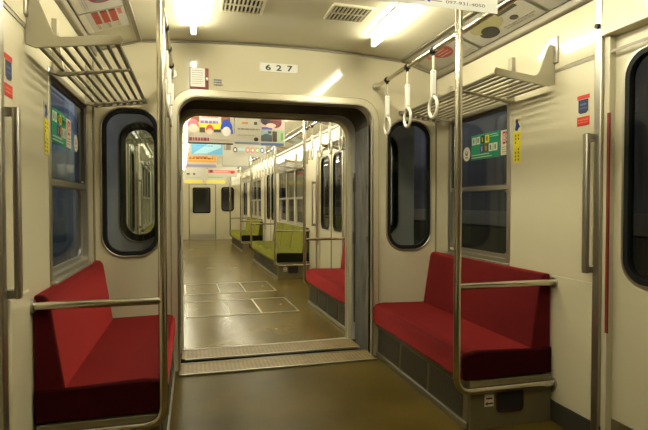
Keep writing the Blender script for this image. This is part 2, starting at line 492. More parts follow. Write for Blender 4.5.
# gangway bellows -------------------------------------------------------
def bellows():
    mb = MB()
    ys = [3.655 + i * (.39 / 16) for i in range(17)]
    def arch(hf, tp, r):
        return [(hf, -.02), (hf, .6), (hf, 1.2)] + [p for p in rrb(-hf, hf, .2, tp, r, 7)[:16]] + [(-hf, 1.2), (-hf, .6), (-hf, -.02)]
    rows = []
    for i, y in enumerate(ys):
        d = .0 if i % 2 == 0 else .035
        if i in (0, 16): d = .01
        t = i / 16
        rows.append((y, arch(.725 + d, 1.955 + d * .8 - .02 * t, .14)))
    n = len(rows[0][1])
    vs = [(u - .01 * i / 16, y, v) for i, (y, r) in enumerate(rows) for u, v in r]
    fs = []
    for i in range(len(rows) - 1):
        for j in range(n - 1):
            fs.append((i*n + j, i*n + j + 1, (i+1)*n + j + 1, (i+1)*n + j))
    mats = [M['bellows'], M['hood']]
    mb.mats = mats
    b = len(mb.v); mb.v += vs
    for f in fs:
        zc = sum(vs[q][2] for q in f) / 4
        mb.f.append(list(f)); mb.mi.append(1 if zc > 1.80 else 0)
    o = Thing('gangway_bellows', 'grey pleated gangway bellows with dark brown hood joining the two cars', 'gangway bellows', (0, 3.85, FZ))
    p = o.part('pleated_cover', mb, None, smooth=0)
    so = p.modifiers.new('solid', 'SOLIDIFY'); so.thickness = .004; so.offset = -1
    for s in (-1, 1):
        for i, z in enumerate((1.35, .95)):
            nm = o.part('latch', MB().tube(rpath([(s*.733, 3.70, z), (s*.70, 3.68, z), (s*.70, 3.70, z - .035)], .01, 3), .004, 6).disc((s*.728, 3.70, z), 'x', .012, .012, n=10), M['steel'])
        o.part('hook_bar', MB().box(s*.70, s*.722, 4.005, 4.035, 1.30, 1.42).box(s*.70, s*.722, 4.005, 4.035, .86, .96).tube([(s*.708, 4.018, 1.46), (s*.708, 4.018, .2)], .006, 6), M['darksteel'])
bellows()

# threshold plates --------------------------------------------------------
def plate(name, label, y0, y1, z, x0, x1, rim):
    T = Thing(name, label, 'threshold plate', ((x0+x1)/2, (y0+y1)/2, z), 'A')
    T.part('tread', MB().prism([(x0 + .03, y0), (x1, y0), (x1, y1), (x0, y1)] if rim > 0 else [(x0, y0 + .03), (x0+.07, y0), (x1, y0), (x1, y1), (x0, y1)], 'z', z, z + .008), M['tread'])
    T.part('edge_strip', MB().box(x0 + .03, x1, y0 - .012, y0, z, z + .011), M['brushed'])
    T.part('edge_strip', MB().box(x0, x1, y1, y1 + .012, z, z + .011), M['brushed'])
plate('threshold_plate', 'worn tread plate at the foot of the near doorway', 3.47, 3.70, FZ + .002, -.735, .70, 1)
plate('threshold_plate', 'worn tread plate beyond the near one, at the edge of the far car floor', 3.75, 3.99, FZ + .018, -.70, .665, -1)
struct('trim_%d' % k, MB().box(-.9, .9, 3.62, 4.0, -.15, -.02), M['black'], 'A'); k += 1

# floor hatches ------------------------------------------------------------
def hatch(y0, y1, label, x0=-.64, x1=.53):
    T = Thing('floor_hatch', label, 'floor hatch', ((x0+x1)/2, (y0+y1)/2, FZ), 'B', 'floor hatches in the far car')
    xs = [x0, x0 + (x1-x0)*.38, x0 + (x1-x0)*.66, x1]
    fr = MB(); w = .018
    for a in xs: fr.box(a - w/2, a + w/2, y0 - w/2, y1 + w/2, FZ - .004, FZ + .004)
    for b in (y0, y1): fr.box(x0, x1, b - w/2, b + w/2, FZ - .004, FZ + .0045)
    T.part('frame', fr, M['brushed'])
    for i in range(3):
        T.part('hatch_panel', MB().box(xs[i] + w/2, xs[i+1] - w/2, y0 + w/2, y1 - w/2, FZ - .003, FZ + .0015), M['floor'])
    for u in (.1, .9):
        T.part('lifting_ring', MB().disc((x0 + (x1-x0)*u, (y0+y1)/2, FZ + .003), 'z', .014, .004), M['brushed'])
hatch(5.27, 6.08, 'three-part floor hatch with steel edging, the nearer of the two')
hatch(6.60, 7.42, 'three-part floor hatch with steel edging, the farther of the two')

# side windows ---------------------------------------------------------------
def side_window(car, s, y0, y1, panes=1):
    global wn
    z0, z1 = .85, 1.815
    T = Thing('window_%d' % wn, None, None, (s*HW, (y0+y1)/2, z0), car, kind='structure'); wn += 1
    x0, x1 = s*(HW - .006), s*(HW + .05)
    T.part('window_frame', MB().ring(rrb(y0 - .022, y1 + .022, z0 - .022, z1 + .022, .03, 3), rrb(y0 + .012, y1 - .012, z0 + .012, z1 - .012, .02, 3), 'x', x0, x1), M['brushed'], bevel=.003)
    T.part('sill', MB().box(s*(HW-.03), s*HW, y0 - .02, y1 + .02, z0 - .035, z0 - .012), M['brushed'], bevel=.004)
    W = (y1 - y0) / panes
    for i in range(panes):
        a, b = y0 + W*i, y0 + W*(i+1)
        if i: T.part('mullion', MB().box(s*(HW - .004), s*(HW+.045), a - .03, a + .03, z0, z1), M['cream'])
        r = .035 if i else .012
        r2 = .035 if i < panes-1 else .012
        T.part('upper_sash', MB().ring(rrb(a + r, b - r2, 1.29, z1 - .012, .02, 3), rrb(a + r + .022, b - r2 - .022, 1.325, z1 - .035, .02, 3), 'x', s*(HW + .008), s*(HW + .024)), M['darksteel'])
        T.part('lower_sash', MB().ring(rrb(a + r, b - r2, z0 + .01, 1.31, .02, 3), rrb(a + r + .022, b - r2 - .022, z0 + .035, 1.285, .06, 3), 'x', s*(HW + .026), s*(HW + .042)), M['brushed'])
        T.part('sash_rail', MB().box(s*(HW + .002), s*(HW + .026), a + r, b - r2, 1.288, 1.318), M['brushed'], bevel=.003)
        T.part('upper_pane', MB().box(s*(HW + .014), s*(HW + .018), a + r + .01, b - r2 - .01, 1.31, z1 - .02), M['glass'])
        T.part('lower_pane', MB().box(s*(HW + .032), s*(HW + .036), a + r + .01, b - r2 - .01, z0 + .02, 1.30), M['glass'])
for s in (-1, 1):
    side_window('A', s, *WIN_A[s][0])
    side_window('B', s, *WIN_B[0])
    side_window('B', s, *WIN_B[1], panes=3)
    side_window('B', s, *WIN_B[2], panes=3)

# doors ----------------------------------------------------------------------
dn = 1
def side_door(car, s, y0, y1):
    global dn
    T = Thing('door_%d' % dn, None, None, (s*HW, (y0+y1)/2, FZ), car, kind='structure'); dn += 1
    ym = (y0+y1)/2
    x0, x1 = s*(HW + .028), s*(HW + .055)
    for a, b in ((y0 - .03, ym - .002), (ym + .002, y1 + .03)):
        ia, ib = (a + .13, b - .085) if a < ym - .1 else (a + .085, b - .13)
        hole = rrb(ia, ib, .86, 1.86, .10, 7)
        lf = T.part('door_leaf', MB().prism([(a, FZ + .01), (b, FZ + .01), (b, 2.0), (a, 2.0)], 'x', x0, x1, holes=[hole]), M['cream'])
        T.part('gasket', MB().ring(rrb(ia - .028, ib + .028, .832, 1.888, .125, 7), rrb(ia - .014, ib + .014, .846, 1.874, .112, 7), 'x', x0 - s*.004, x1), M['brushed'], parent=lf)
        T.part('gasket', MB().ring(rrb(ia - .014, ib + .014, .846, 1.874, .112, 7), rrb(ia + .010, ib - .010, .870, 1.85, .09, 7), 'x', x0 - s*.006, x1), M['rubber'], parent=lf)
        T.part('pane', MB().prism(rrb(ia, ib, .86, 1.86, .10, 7), 'x', x0 + s*.010, x0 + s*.015), M['glass'], parent=lf)
        T.part('kick_plate', MB().box(x0 - s*.002, x0, a + .04, b - .01, FZ + .02, .20), M['brushed'], parent=lf)
    T.part('door_seal', MB().box(x0 - s*.006, x0 + s*.002, ym - .007, ym + .007, FZ + .01, 1.98), M['rubber'])
    for e, d in ((y0, -1), (y1, 1)):
        T.part('door_post', MB().box(s*(HW - .022), s*(HW + .01), e + d*.004, e + d*.046, FZ, 2.18), M['brushed'], bevel=.004)
        T.part('post_lining', MB().box(s*(HW - .006), s*(HW + .03), e - d*.028, e + d*.004, FZ, 2.0), M['cream'], bevel=.003)
        T.part('red_strip', MB().box(s*(HW - .008), s*(HW - .001), e - d*.033, e - d*.019, .60, 1.62), M['redline'])
        T.part('bolt', MB().disc((s*(HW - .028), e + d*.024, 2.03), 'x', .012, .014), M['black'])
    T.part('door_header', MB().prism([(s*(HW+.03), 1.97), (s*(HW - .03), 1.975), (s*(HW - .02), 2.175), (s*(HW+.03), 2.175)], 'y', y0 + .0, y1 - .0), M['wall'], bevel=.004)
    T.part('header_hatch', MB().ring(rrb(y0 + .18, y1 - .24, 2.01, 2.14, .02, 4), rrb(y0 + .195, y1 - .255, 2.025, 2.125, .012, 4), 'x', s*(HW - .034), s*(HW - .02)), M['brushed'])
for s in (1, -1):
    side_door('A', s, *DOOR_A[s][0])
    for d in DOOR_B: side_door('B', s, *d)

# lower wall panels beside the door posts
for s in (-1, 1):
    struct('trim_%d' % k, MB().box(s*(HW - (.016 if s < 0 else .004)), s*HW, 1.98, 2.20 if s < 0 else 2.26, .15, .865 if s < 0 else .82), M['wall'], 'A', bevel=.008); k += 1
    struct('trim_%d' % k, MB().box(s*(HW - .005), s*HW, 1.985, 3.59, 1.91, 2.172), M['gloss'], 'A', bevel=.002); k += 1

# grab handles -----------------------------------------------------------------
def grab(car, s, y, label, z0=.87, z1=1.535):
    T = Thing('grab_bar', label, 'grab handle', (s*HW, y, z0), car, 'vertical grab handles beside the doors')
    xx = s*(HW - .052)
    T.part('bar', MB().box(xx - .011, xx + .011, y - .016, y + .016, z0, z1), M['brushed'], bevel=.007, segs=3)
    for z in (z0 + .018, z1 - .018):
        T.part('bracket', MB().box(xx, s*(HW - .002), y - .013, y + .013, z - .016, z + .016).box(s*(HW - .006), s*HW, y - .016, y + .034, z - .018, z + .018), M['brushed'], bevel=.003)
grab('A', 1, 1.985, 'vertical steel grab handle beside the right door, above the red bench rail')
grab('A', -1, 1.945, 'vertical steel grab handle at the left edge, left of the red bench')
for s, nm in ((1, 'right'), (-1, 'left')):
    grab('B', s, 7.24, 'steel grab handle on the %s wall of the far car before the first green bench' % nm)

# benches ------------------------------------------------------------------------
def bench(car, s, y0, y1, mat, label, sections=1, endhole='near', group=None, fo=0):
    T = Thing('bench_seat', label, 'bench', (s*.98, (y0+y1)/2, FZ), car, group)
    L = (y1 - y0) / sections
    for i in range(sections):
        a, b = y0 + L*i + .003, y0 + L*(i+1) - .003
        prof = [(.715, .30), (.712, .41), (.730, .437), (.80, .446), (1.0, .438), (1.14, .432), (1.14, .295), (.75, .29)]
        c = T.part('seat_cushion', MB().prism([(s*(u + (fo if u < .9 else 0)), v) for u, v in prof], 'y', a, b), mat, bevel=.018, segs=4, smooth=60)
        prof = [(1.118, .297), (1.130, .425), (1.150, .56), (1.178, .74), (1.188, .80), (1.205, .826), (1.243, .828), (1.247, .80), (1.247, .297)]
        T.part('backrest', MB().prism([(s*u, v) for u, v in prof], 'y', a, b), mat, bevel=.012, segs=3, smooth=60)
    for e, d in ((y0, -1), (y1, 1)):  # bench ends lie in shade: painted as a separate dark end piece
        T.part('end_shade', MB().prism([(s*.722, .297), (s*.716, .41), (s*.735, .433), (s*.80, .442), (s*1.12, .434), (s*1.243, .436), (s*1.243, .297)], 'y', e + d*.012, e - d*.012), M['endshade_red' if mat == M['red'] else 'endshade_green'], bevel=.008, label='seat end with its shade put into the colour')
    # base: sloping front with grille bays
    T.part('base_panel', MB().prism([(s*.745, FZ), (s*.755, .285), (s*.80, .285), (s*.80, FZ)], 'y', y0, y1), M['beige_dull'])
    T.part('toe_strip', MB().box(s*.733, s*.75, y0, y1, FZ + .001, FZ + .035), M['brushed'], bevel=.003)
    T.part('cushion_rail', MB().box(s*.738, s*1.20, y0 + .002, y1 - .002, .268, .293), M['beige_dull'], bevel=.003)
    nb = max(3, round((y1 - y0) / .43)); W = (y1 - y0 - .06) / nb
    for i in range(nb):
        a, b = y0 + .03 + W*i + .02, y0 + .03 + W*(i+1) - .02
        T.part('grille', MB().prism([(s*.741, .085), (s*.750, .248), (s*.756, .248), (s*.747, .085)], 'y', a, b), M['mesh'])
    for e, d in ((y0, -1), (y1, 1)):
        if d == 1 and endhole == 'near' and car == 'A': continue
        ep = T.part('end_panel', MB().prism([(s*.75, FZ), (s*.755, .29), (s*1.235, .29), (s*1.235, FZ)], 'y', e, e + d*.016), M['beige_dull'], bevel=.003)
        if d == -1 and endhole:
            T.part('recess_rim', MB().ring(rrb(*sorted((s*.905, s*1.065)), .12, .23, .02, 5), rrb(*sorted((s*.912, s*1.058)), .127, .223, .014, 5), 'y', e - .022, e - .014), M['rim'], parent=ep)
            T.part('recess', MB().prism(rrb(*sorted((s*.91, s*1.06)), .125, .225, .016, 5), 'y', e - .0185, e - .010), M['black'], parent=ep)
    return T
rb = 'red moquette benches'
bench('A', -1, 2.27, 3.585, M['red'], 'red moquette bench on the left, under the left side window', group=rb, fo=.02)
bench('A', 1, 2.275, 3.585, M['red'], 'red moquette bench on the right, under the window with the green sticker', group=rb)
bench('B', -1, 4.14, 5.68, M['red'], 'red bench just past the gangway on the left of the far car', group=rb)
bench('B', 1, 4.14, 5.68, M['red'], 'red bench just past the gangway on the right of the far car', group=rb)
gb = 'green moquette benches in the far car'
bench('B', 1, 7.62, 10.28, M['green'], 'green moquette bench on the right, the nearer green one', 3, group=gb)
bench('B', 1, 12.2, 14.8, M['green'], 'green moquette bench on the right, the farthest one by the end wall', 3, group=gb)
bench('B', -1, 7.62, 10.28, M['green'], 'green moquette bench on the left wall of the far car, nearer one', 3, group=gb)
bench('B', -1, 12.2, 14.8, M['green'], 'green moquette bench on the left wall of the far car, farther one', 3, group=gb)

# bench guards: ceiling pole that bends to the wall, plus arm rail -----------------
def guard(car, s, y, label, group, px=.705):
    T = Thing('grab_pole', label, 'grab pole', (s*px, y, .26), car, group)
    x = s*px
    T.part('pole', MB().tube(rpath([(x, y, ceil_z(.7) + .01), (x, y, .248), (s*(HW - .004), y, .248)], .085, 8), .0185, 14), M['steel'], smooth=50)
    T.part('arm_rail', MB().tube([(x, y, .785), (s*(HW - .004), y, .785)], .0165, 14), M['steel'], smooth=50)
    for z in (.248, .785):
        T.part('wall_flange', MB().disc((s*(HW - .009), y, z), 'x', .027, .014), M['brushed'])
    T.part('ceiling_flange', MB().disc((x, y, ceil_z(.7) - .006), 'z', .036, .012), M['brushed'])
g = 'steel grab poles with arm rails at the bench ends'
guard('A', -1, 2.25, 'floor-to-ceiling steel pole with arm rail at the near end of the left red bench', g, .738)
guard('A', 1, 2.25, 'steel pole with arm rail at the near end of the right red bench', g, .672)
names = {5.715: 'at the far end of the %s red bench', 7.585: 'at the near end of the nearer %s green bench',
         10.315: 'at the far end of the nearer %s green bench', 12.165: 'at the near end of the farthest %s green bench',
         14.835: 'at the far end of the farthest %s green bench'}
for y, nm in names.items():
    for s, sd in ((1, 'right'), (-1, 'left')):
        guard('B', s, y, 'steel pole and arm rail ' + nm % sd, g)

# luggage racks ---------------------------------------------------------------------
def rack(car, s, y0, y1, ys, label, group):
    T = Thing('luggage_rack', label, 'luggage rack', (s*HW, (y0+y1)/2, 1.82), car, group)
    prof = [(.892, 1.899), (.884, 1.880), (.892, 1.860), (1.212, 1.82), (HW - .002, 1.832), (HW - .002, 2.035), (1.214, 2.04), (1.200, 2.015), (1.150, 1.893), (1.138, 1.878), (1.120, 1.872)]
    T.part('end_bracket', MB().prism([(s*u, v) for u, v in prof], 'y', y0 - .006, y0 + .006), M['rackpaint'], bevel=.003)
    T.part('end_bracket', MB().prism([(s*u, v) for u, v in prof], 'y', y1 - .006, y1 + .006), M['rackpaint'], bevel=.003)
    for y in ys:
        p2 = [(.905, 1.860), (.905, 1.850), (1.21, 1.804), (HW - .002, 1.812), (HW - .002, 2.035), (1.222, 2.035), (1.20, 1.85), (1.19, 1.823)]
        T.part('cross_bracket', MB().prism([(s*u, v) for u, v in p2], 'y', y - .012, y + .012), M['rackpaint'], bevel=.003)
        T.part('wall_plate', MB().box(s*(HW - .03), s*HW, y - .02, y + .02, 1.95, 2.07), M['rackpaint'], bevel=.004)
    T.part('wall_plate', MB().box(s*(HW - .016), s*(HW - .002), y0 - .035, y0 + .045, 1.94, 2.08), M['brushed'], bevel=.004)
    for i in range(8):
        t = i / 7
        u, v = .912 + (1.20 - .912) * t, 1.872 + (1.832 - 1.872) * t
        T.part('bar' if i else 'front_bar', MB().tube([(s*u, y0, v), (s*u, y1, v)], .0085 if i else .012, 8), M['rackbar'])
rg = 'slatted luggage racks'
rack('A', -1, 2.23, 3.50, [2.62, 3.36], 'slatted luggage rack above the left side window', rg)
rack('A', 1, 2.27, 3.50, [2.62, 3.36], 'slatted luggage rack above the right side window', rg)
for s, sd in ((1, 'right'), (-1, 'left')):
    rack('B', s, 4.2, 5.6, [4.6, 5.2], 'luggage rack over the %s red bench past the gangway' % sd, rg)
    rack('B', s, 7.7, 10.2, [8.5, 9.4], 'luggage rack over the nearer green bench on the %s' % sd, rg)
    rack('B', s, 12.3, 14.7, [13.1, 13.9], 'luggage rack over the farthest green bench on the %s' % sd, rg)

# strap rails and straps ---------------------------------------------------------------
RX = .742; RZ = 2.09
def rail(car, s, y0, y1, hang, label):
    T = Thing('strap_rail', label, 'handrail', (s*RX, y0, RZ), car, 'ceiling rails carrying the hand straps')
    T.part('rail', MB().tube([(s*RX, y0, RZ), (s*RX, y1, RZ)], .0155, 12), M['steel'], smooth=50)
    for y in hang:
        T.part('hanger', MB().tube([(s*RX, y, RZ), (s*(RX + .03), y, ceil_z(.75))], .009, 8).disc((s*RX, y, RZ), 'y', .021, .04), M['darksteel'])
    for y in (y0, y1):
        T.part('flange', MB().disc((s*RX, y - (.008 if y == y1 else -.008), RZ), 'y', .03, .014), M['brushed'])
for s, sd in ((-1, 'left'), (1, 'right')):
    rail('A', s, -2.5, 3.6, [.4, -.9], 'long steel hand strap rail along the %s of the near car ceiling' % sd)
    rail('B', s, 4.13, 16.78, [5.75, 7.5, 10.4, 12.1, 14.9], 'long steel hand strap rail along the %s of the far car ceiling' % sd)

def make_strap(L, car, label, group):
    T = Thing('hand_strap', label, 'hand strap', L, car, group)
    x, y, z = L
    T.part('clip', MB().tube([(x, y - .011, z), (x, y + .011, z)], .0205, 12).box(x - .006, x + .006, y - .010, y + .010, z - .032, z - .015), M['rubber'])
    T.part('band', MB().prism([(y - .010, z - .03), (y + .010, z - .03), (y + .006, z - .11), (y + .012, z - .13), (y - .012, z - .13), (y - .006, z - .11)], 'x', x - .004, x + .004), M['band'])
    T.part('sleeve', MB().box(x - .0155, x + .0155, y - .010, y + .010, z - .275, z - .115), M['white'], bevel=.006, segs=3)
    c = z - .270 - .058
    T.part('ring', MB().tube([(x, y + .050 * math.sin(a), c + .058 * math.cos(a)) for a in [2*math.pi*i/28 for i in range(28)]], .0095, 10, closed=True), M['ring'], smooth=60)
    T.part('ring_joint', MB().box(x - .011, x + .011, y - .012, y + .012, c + .050, c + .078), M['band'], bevel=.004)
    return T.o
sg = 'hand straps hanging from the ceiling rails'
first = None
def strap(s, y, car, label):
    global first
    L = (s*RX, y, RZ)
    if first is None: first = make_strap(L, car, label, sg)
    else: dup(first, L, car, label, sg)
ordn = ['first', 'second', 'third', 'fourth', 'fifth', 'sixth', 'seventh', 'eighth', 'ninth', 'tenth']
for i, y in enumerate((3.37, 3.02, 2.66)):
    strap(1, y, 'A', 'white hand strap over the right red bench, %s' % ('nearest to the bulkhead', 'middle one of the three', 'nearest to the steel pole')[i])
for i, y in enumerate((3.37, 3.02, 2.66)):
    strap(-1, y, 'A', 'white hand strap beside the left steel pole, %s from the bulkhead' % ordn[i])
for s, sd in ((1, 'right'), (-1, 'left')):
    for i, y in enumerate((4.45, 4.8, 5.15, 5.5)):
        strap(s, y, 'B', 'hand strap over the %s red bench past the gangway, %s from the doorway' % (sd, ordn[i]))
    for i in range(8):
        strap(s, 7.85 + i * .33, 'B', 'hand strap over the nearer %s green bench, %s along the row' % (sd, ordn[i]))
    for i in range(7):
        strap(s, 12.4 + i * .36, 'B', 'hand strap over the farthest %s green bench, %s along the row' % (sd, ordn[i]))

# fluorescent lamps --------------------------------------------------------------------
lampg = 'bare fluorescent ceiling lamps'
def make_lamp(L, car, label):
    T = Thing('ceiling_lamp', label, 'ceiling lamp', L, car, lampg)
    x, y, z = L; H = .60
    T.part('reflector', MB().prism([(x - .062, z + .012), (x - .03, z + .004), (x + .03, z + .004), (x + .062, z + .012), (x + .05, z + .05), (x - .05, z + .05)], 'y', y - H - .02, y + H - .02), M['reflector'])
    T.part('tube', MB().tube([(x, y - H, z - .028), (x, y + H, z - .028)], .017, 12), M['tube'], smooth=50)
    for e in (-1, 1):
        T.part('lamp_holder', MB().box(x - .018, x + .018, y + e*(H + .004), y + e*(H + .026), z - .046, z + .02), M['white'], bevel=.004)
    return T.o
lz = ceil_z(.585) - .014
l0 = make_lamp((-.60, 2.68, lz), 'A', 'bare fluorescent ceiling lamp at the left of the near car, before the bulkhead')
def lamp(s, y, car, label): dup(l0, (s*.585 - (.012 if (car == 'A' and s < 0) else 0), y, lz), car, label, lampg)
lamp(1, 2.62, 'A', 'bare fluorescent ceiling lamp at the right of the near car, above the strap rail')
for i in range(9):
    y = 4.85 + i * 1.36
    for s, sd in ((-1, 'left'), (1, 'right')):
        lamp(s, y, 'B', 'fluorescent ceiling lamp in the %s row of the far car, %s from the gangway' % (sd, ordn[i]))
lamp(-1, 1.25, 'A', 'fluorescent ceiling lamp in the left row of the near car, overhead of the door')
lamp(1, 1.25, 'A', 'fluorescent ceiling lamp in the right row of the near car, overhead of the door')

# ceiling vents ------------------------------------------------------------------------
def vent(car, x0, x1, y0, y1, label):
    z = ceil_z((x0+x1)/2) - .002
    T = Thing('ceiling_vent', label, 'ceiling vent', ((x0+x1)/2, (y0+y1)/2, z), car, 'ceiling air vents')
    T.part('frame', MB().ring(rrb(x0 - .018, x1 + .018, y0 - .018, y1 + .018, .01, 3), rrb(x0, x1, y0, y1, .004, 3), 'z', z - .012, z + .004), M['cream'], bevel=.003)
    T.part('backing', MB().box(x0 - .005, x1 + .005, y0 - .005, y1 + .005, z - .003, z + .001), M['black'])
    n = 9
    for i in range(n):
        x = x0 + (x1-x0) * (i + .5) / n
        T.part('slat', MB().box(x - .0045, x + .0045, y0, y1, z - .012, z - .003), M['cream'])
    T.part('cross_bar', MB().box(x0, x1, (y0+y1)/2 - .003, (y0+y1)/2 + .003, z - .013, z - .004), M['cream'])
vent('A', -.435, -.225, 2.80, 2.99, 'louvred vent in the ceiling between the lamps, left one')
vent('A', .185, .40, 2.77, 2.97, 'louvred vent in the ceiling beside the right lamp')

# bulkhead fittings ------------------------------------------------------------------------
sg1 = Sign((-.143, 3.598, 2.150), (1, 0, 0), (0, 0, 1), .277, .062, .004, M['plate'])
sg1.text('6', .15, .17, .66, '#0a0908', .14, .025).text('2', .43, .17, .66, '#0a0908', .14, .025).text('7', .72, .17, .66, '#0a0908', .14, .025)
for u in (.025, .975):
    for v in (.15, .85): sg1.oval(u, v, .008, .035, '#8a8468', 8)
solo('number_plate', sg1.mb, None, (0, 3.598, 2.17), 'A', 'white plate with the number 627 above the doorway', 'number plate')

T = Thing('notice_holder', 'small lit notice in a dark red frame above the doorway at left', 'notice', (-.57, 3.598, 2.0))
b = Sign((-.628, 3.598, 1.998), (1, 0, 0), (0, 0, 1), .128, .145, .01, M['redline'])
T.part('frame', b.mb, None, bevel=.002)
b = Sign((-.622, 3.587, 2.012), (1, 0, 0), (0, 0, 1), .098, .128, .003, M['plate'])
b.lines(.12, .1, .9, .92, 7, '#9a9078', .3)
T.part('paper_notice', b.mb, None)
T.part('clasp', MB().box(-.518, -.503, 3.580, 3.59, 2.058, 2.078), M['brushed'], bevel=.002)
b = Sign((-.467, 3.5985, 2.022), (1, 0, 0), (0, 0, 1), .068, .058, .0006, M['bulkhead'])
b.lines(.03, .05, .97, .95, 3, '#4a5258', .6)
solo('lettering', b.mb, None, (-.43, 3.5985, 2.05), 'A', 'three short lines of small print on the bulkhead beside the red-framed notice', 'lettering')

# stickers ---------------------------------------------------------------------------------
def wall_sign(s, ya, yb, z0, z1, off, t=.0012, base=None, radius=0):
    """a sign on a side wall; u runs left to right as one reads it from inside"""
    if s > 0: return Sign((off, yb, z0), (0, -1, 0), (0, 0, 1), yb - ya, z1 - z0, t, base, radius)
    return Sign((-off, ya, z0), (0, 1, 0), (0, 0, 1), yb - ya, z1 - z0, t, base, radius)
for s, sd in ((1, 'right'), (-1, 'left')):
    b = wall_sign(s, 2.54, 2.605 if s > 0 else 2.605, 1.43, 1.72, HW - .0005, base=None) if s > 0 else wall_sign(s, 2.475, 2.545, 1.42, 1.66, HW - .0005)
    if s > 0: b = wall_sign(s, 2.545, 2.615, 1.44, 1.715, HW - .0005, base=col('#d8cfa8'))
    b.rect(.02, .02, .98, .68, '#e6d420')
    for i, u in enumerate((.2, .58)):
        for q in range(8):
            if q == 4 or (q * 3 + i) % 7 == 2: continue
            b.rect(u, .06 + q * .074, u + .15, .105 + q * .074, '#6a6418'); b.lv -= 1
    b.lv += 1
    b.oval(.42, .90, .17, .055, '#1c2a78').poly([(.2, .72), (.3, .86), (.62, .87), (.85, .78), (.6, .74), (.5, .70)], '#24357f').oval(.7, .93, .14, .03, '#d8b820')
    solo('warning_sticker', b.mb, None, (s*HW, 2.45, 1.58), 'A', 'tall yellow warning sticker with a blue figure beside the %s window' % sd, 'sticker', 'yellow warning stickers')
    ya, yb = (2.025, 2.105) if s > 0 else (1.995, 2.075)
    b = wall_sign(s, ya, yb, 1.645, 1.735, HW - .0055 if False else HW - .0005, base=M['wall'])
    b.rect(0, .78, 1, 1, '#c03028').poly([(.1, .1), (.28, 0), (.72, 0), (.9, .12), (.9, .76), (.1, .76)], '#232c48').rect(.25, .45, .75, .55, '#50608a').rect(.2, .25, .8, .33, '#41507a')
    solo('notice_sticker', b.mb, None, (s*HW, 2.06, 1.69), 'A', 'dark blue sticker with a red top edge near the %s door' % sd, 'sticker', 'dark blue and red door stickers')
    b = wall_sign(s, ya, yb, 1.585, 1.630, HW - .0005, base=col('#b83226'))
    b.lines(.1, .2, .9, .8, 2, '#e07058', .35)
    solo('notice_sticker', b.mb, None, (s*HW, 2.06, 1.6), 'A', 'small red sticker just below the blue one near the %s door' % sd, 'sticker', 'small red door stickers')
    # window stickers
    off = HW + .0135
    if s > 0: g0, g1, w0, w1, r0 = 2.775, 3.11, 2.685, 2.765, 3.17
    else: g0, g1, w0, w1, r0 = 2.66, 2.93, 2.945, 3.05, 3.17
    b = wall_sign(s, g0, g1, 1.50, 1.668, off, base=col('#1f8560'))
    for i, c in enumerate(('#d8dcc8', '#d8dcc8', '#15201c', '#e8d030')):
        b.rect(.04 + i*.16, .62, .17 + i*.16, .92, c)
        b.rect(.08 + i*.16, .68, .12 + i*.16, .86, '#57685c' if i < 2 else ('#c8c020' if i == 2 else '#30300c'))
    for i, c in enumerate(('#2438a0', '#7a3818', '#d8dcc8', '#d8dcc8')):
        b.rect(.34 + i*.155, .26, .46 + i*.155, .56, c)
        b.rect(.38 + i*.155, .31, .42 + i*.155, .50, '#d8b030' if i < 2 else '#57685c')
    b.lines(.03, .04, .75, .24, 2, '#c8dcc8', .3).lines(.70, .78, .95, .94, 2, '#a0d0b0', .3)
    solo('window_sticker', b.mb, None, (s*HW, 2.9, 1.58), 'A', 'green sticker with coloured squares on the %s window' % sd, 'sticker', 'green window stickers')
    b = wall_sign(s, w0, w1, 1.505, 1.66, off, base=col('#dcd8c0'))
    b.rect(.24, .44, .62, .94, '#c02a20').text('8', .31, .52, .34, '#f0e8d8', .24).rect(.70, .84, .78, .92, '#222222').rect(.74, .62, .82, .70, '#222222').rect(.70, .46, .78, .54, '#3b5e2b').lines(.15, .08, .85, .36, 3, '#b08878', .3)
    solo('window_sticker', b.mb, None, (s*HW, 2.73, 1.58), 'A', 'white sticker with a red block next to the green one on the %s window' % sd, 'sticker', 'white window stickers')
    b = wall_sign(s, r0 - .045, r0 + .045, 1.50, 1.60, off, base=col('#ddd8c4'), radius=.044)
    b.oval(.5, .56, .2, .18, '#9a5a50').rect(.3, .22, .7, .30, '#807868').oval(.5, .62, .08, .08, '#e8e0d0')
    solo('window_sticker', b.mb, None, (s*HW, r0, 1.55), 'A', 'round white sticker low on the upper pane of the %s window' % sd, 'sticker', 'round window stickers')

# under-bench labels: stuck on the end panels
def under_label(car, s, y, label):
    b = Sign((s*.862 - .028, y - .0165, .155), (1, 0, 0), (0, 0, 1), .055, .065, .0012, M['paper'])
    b.rect(.05, .05, .95, .95, '#d8c8b8').rect(.2, .58, .85, .72, '#3a1818').rect(.3, .18, .92, .30, '#201010').poly([(.05, .24), (.34, .10), (.34, .40)], '#201010')
    solo('arrow_sticker', b.mb, None, (s*.905, y, .155), car, label, 'sticker', 'small arrow stickers under the benches')
under_label('A', 1, 2.275, 'small white arrow sticker under the right red bench beside the dark recess')
under_label('A', -1, 2.27, 'small white arrow sticker under the left red bench beside the dark recess')
under_label('B', 1, 7.62, 'small arrow sticker on the end panel of the nearer right green bench')

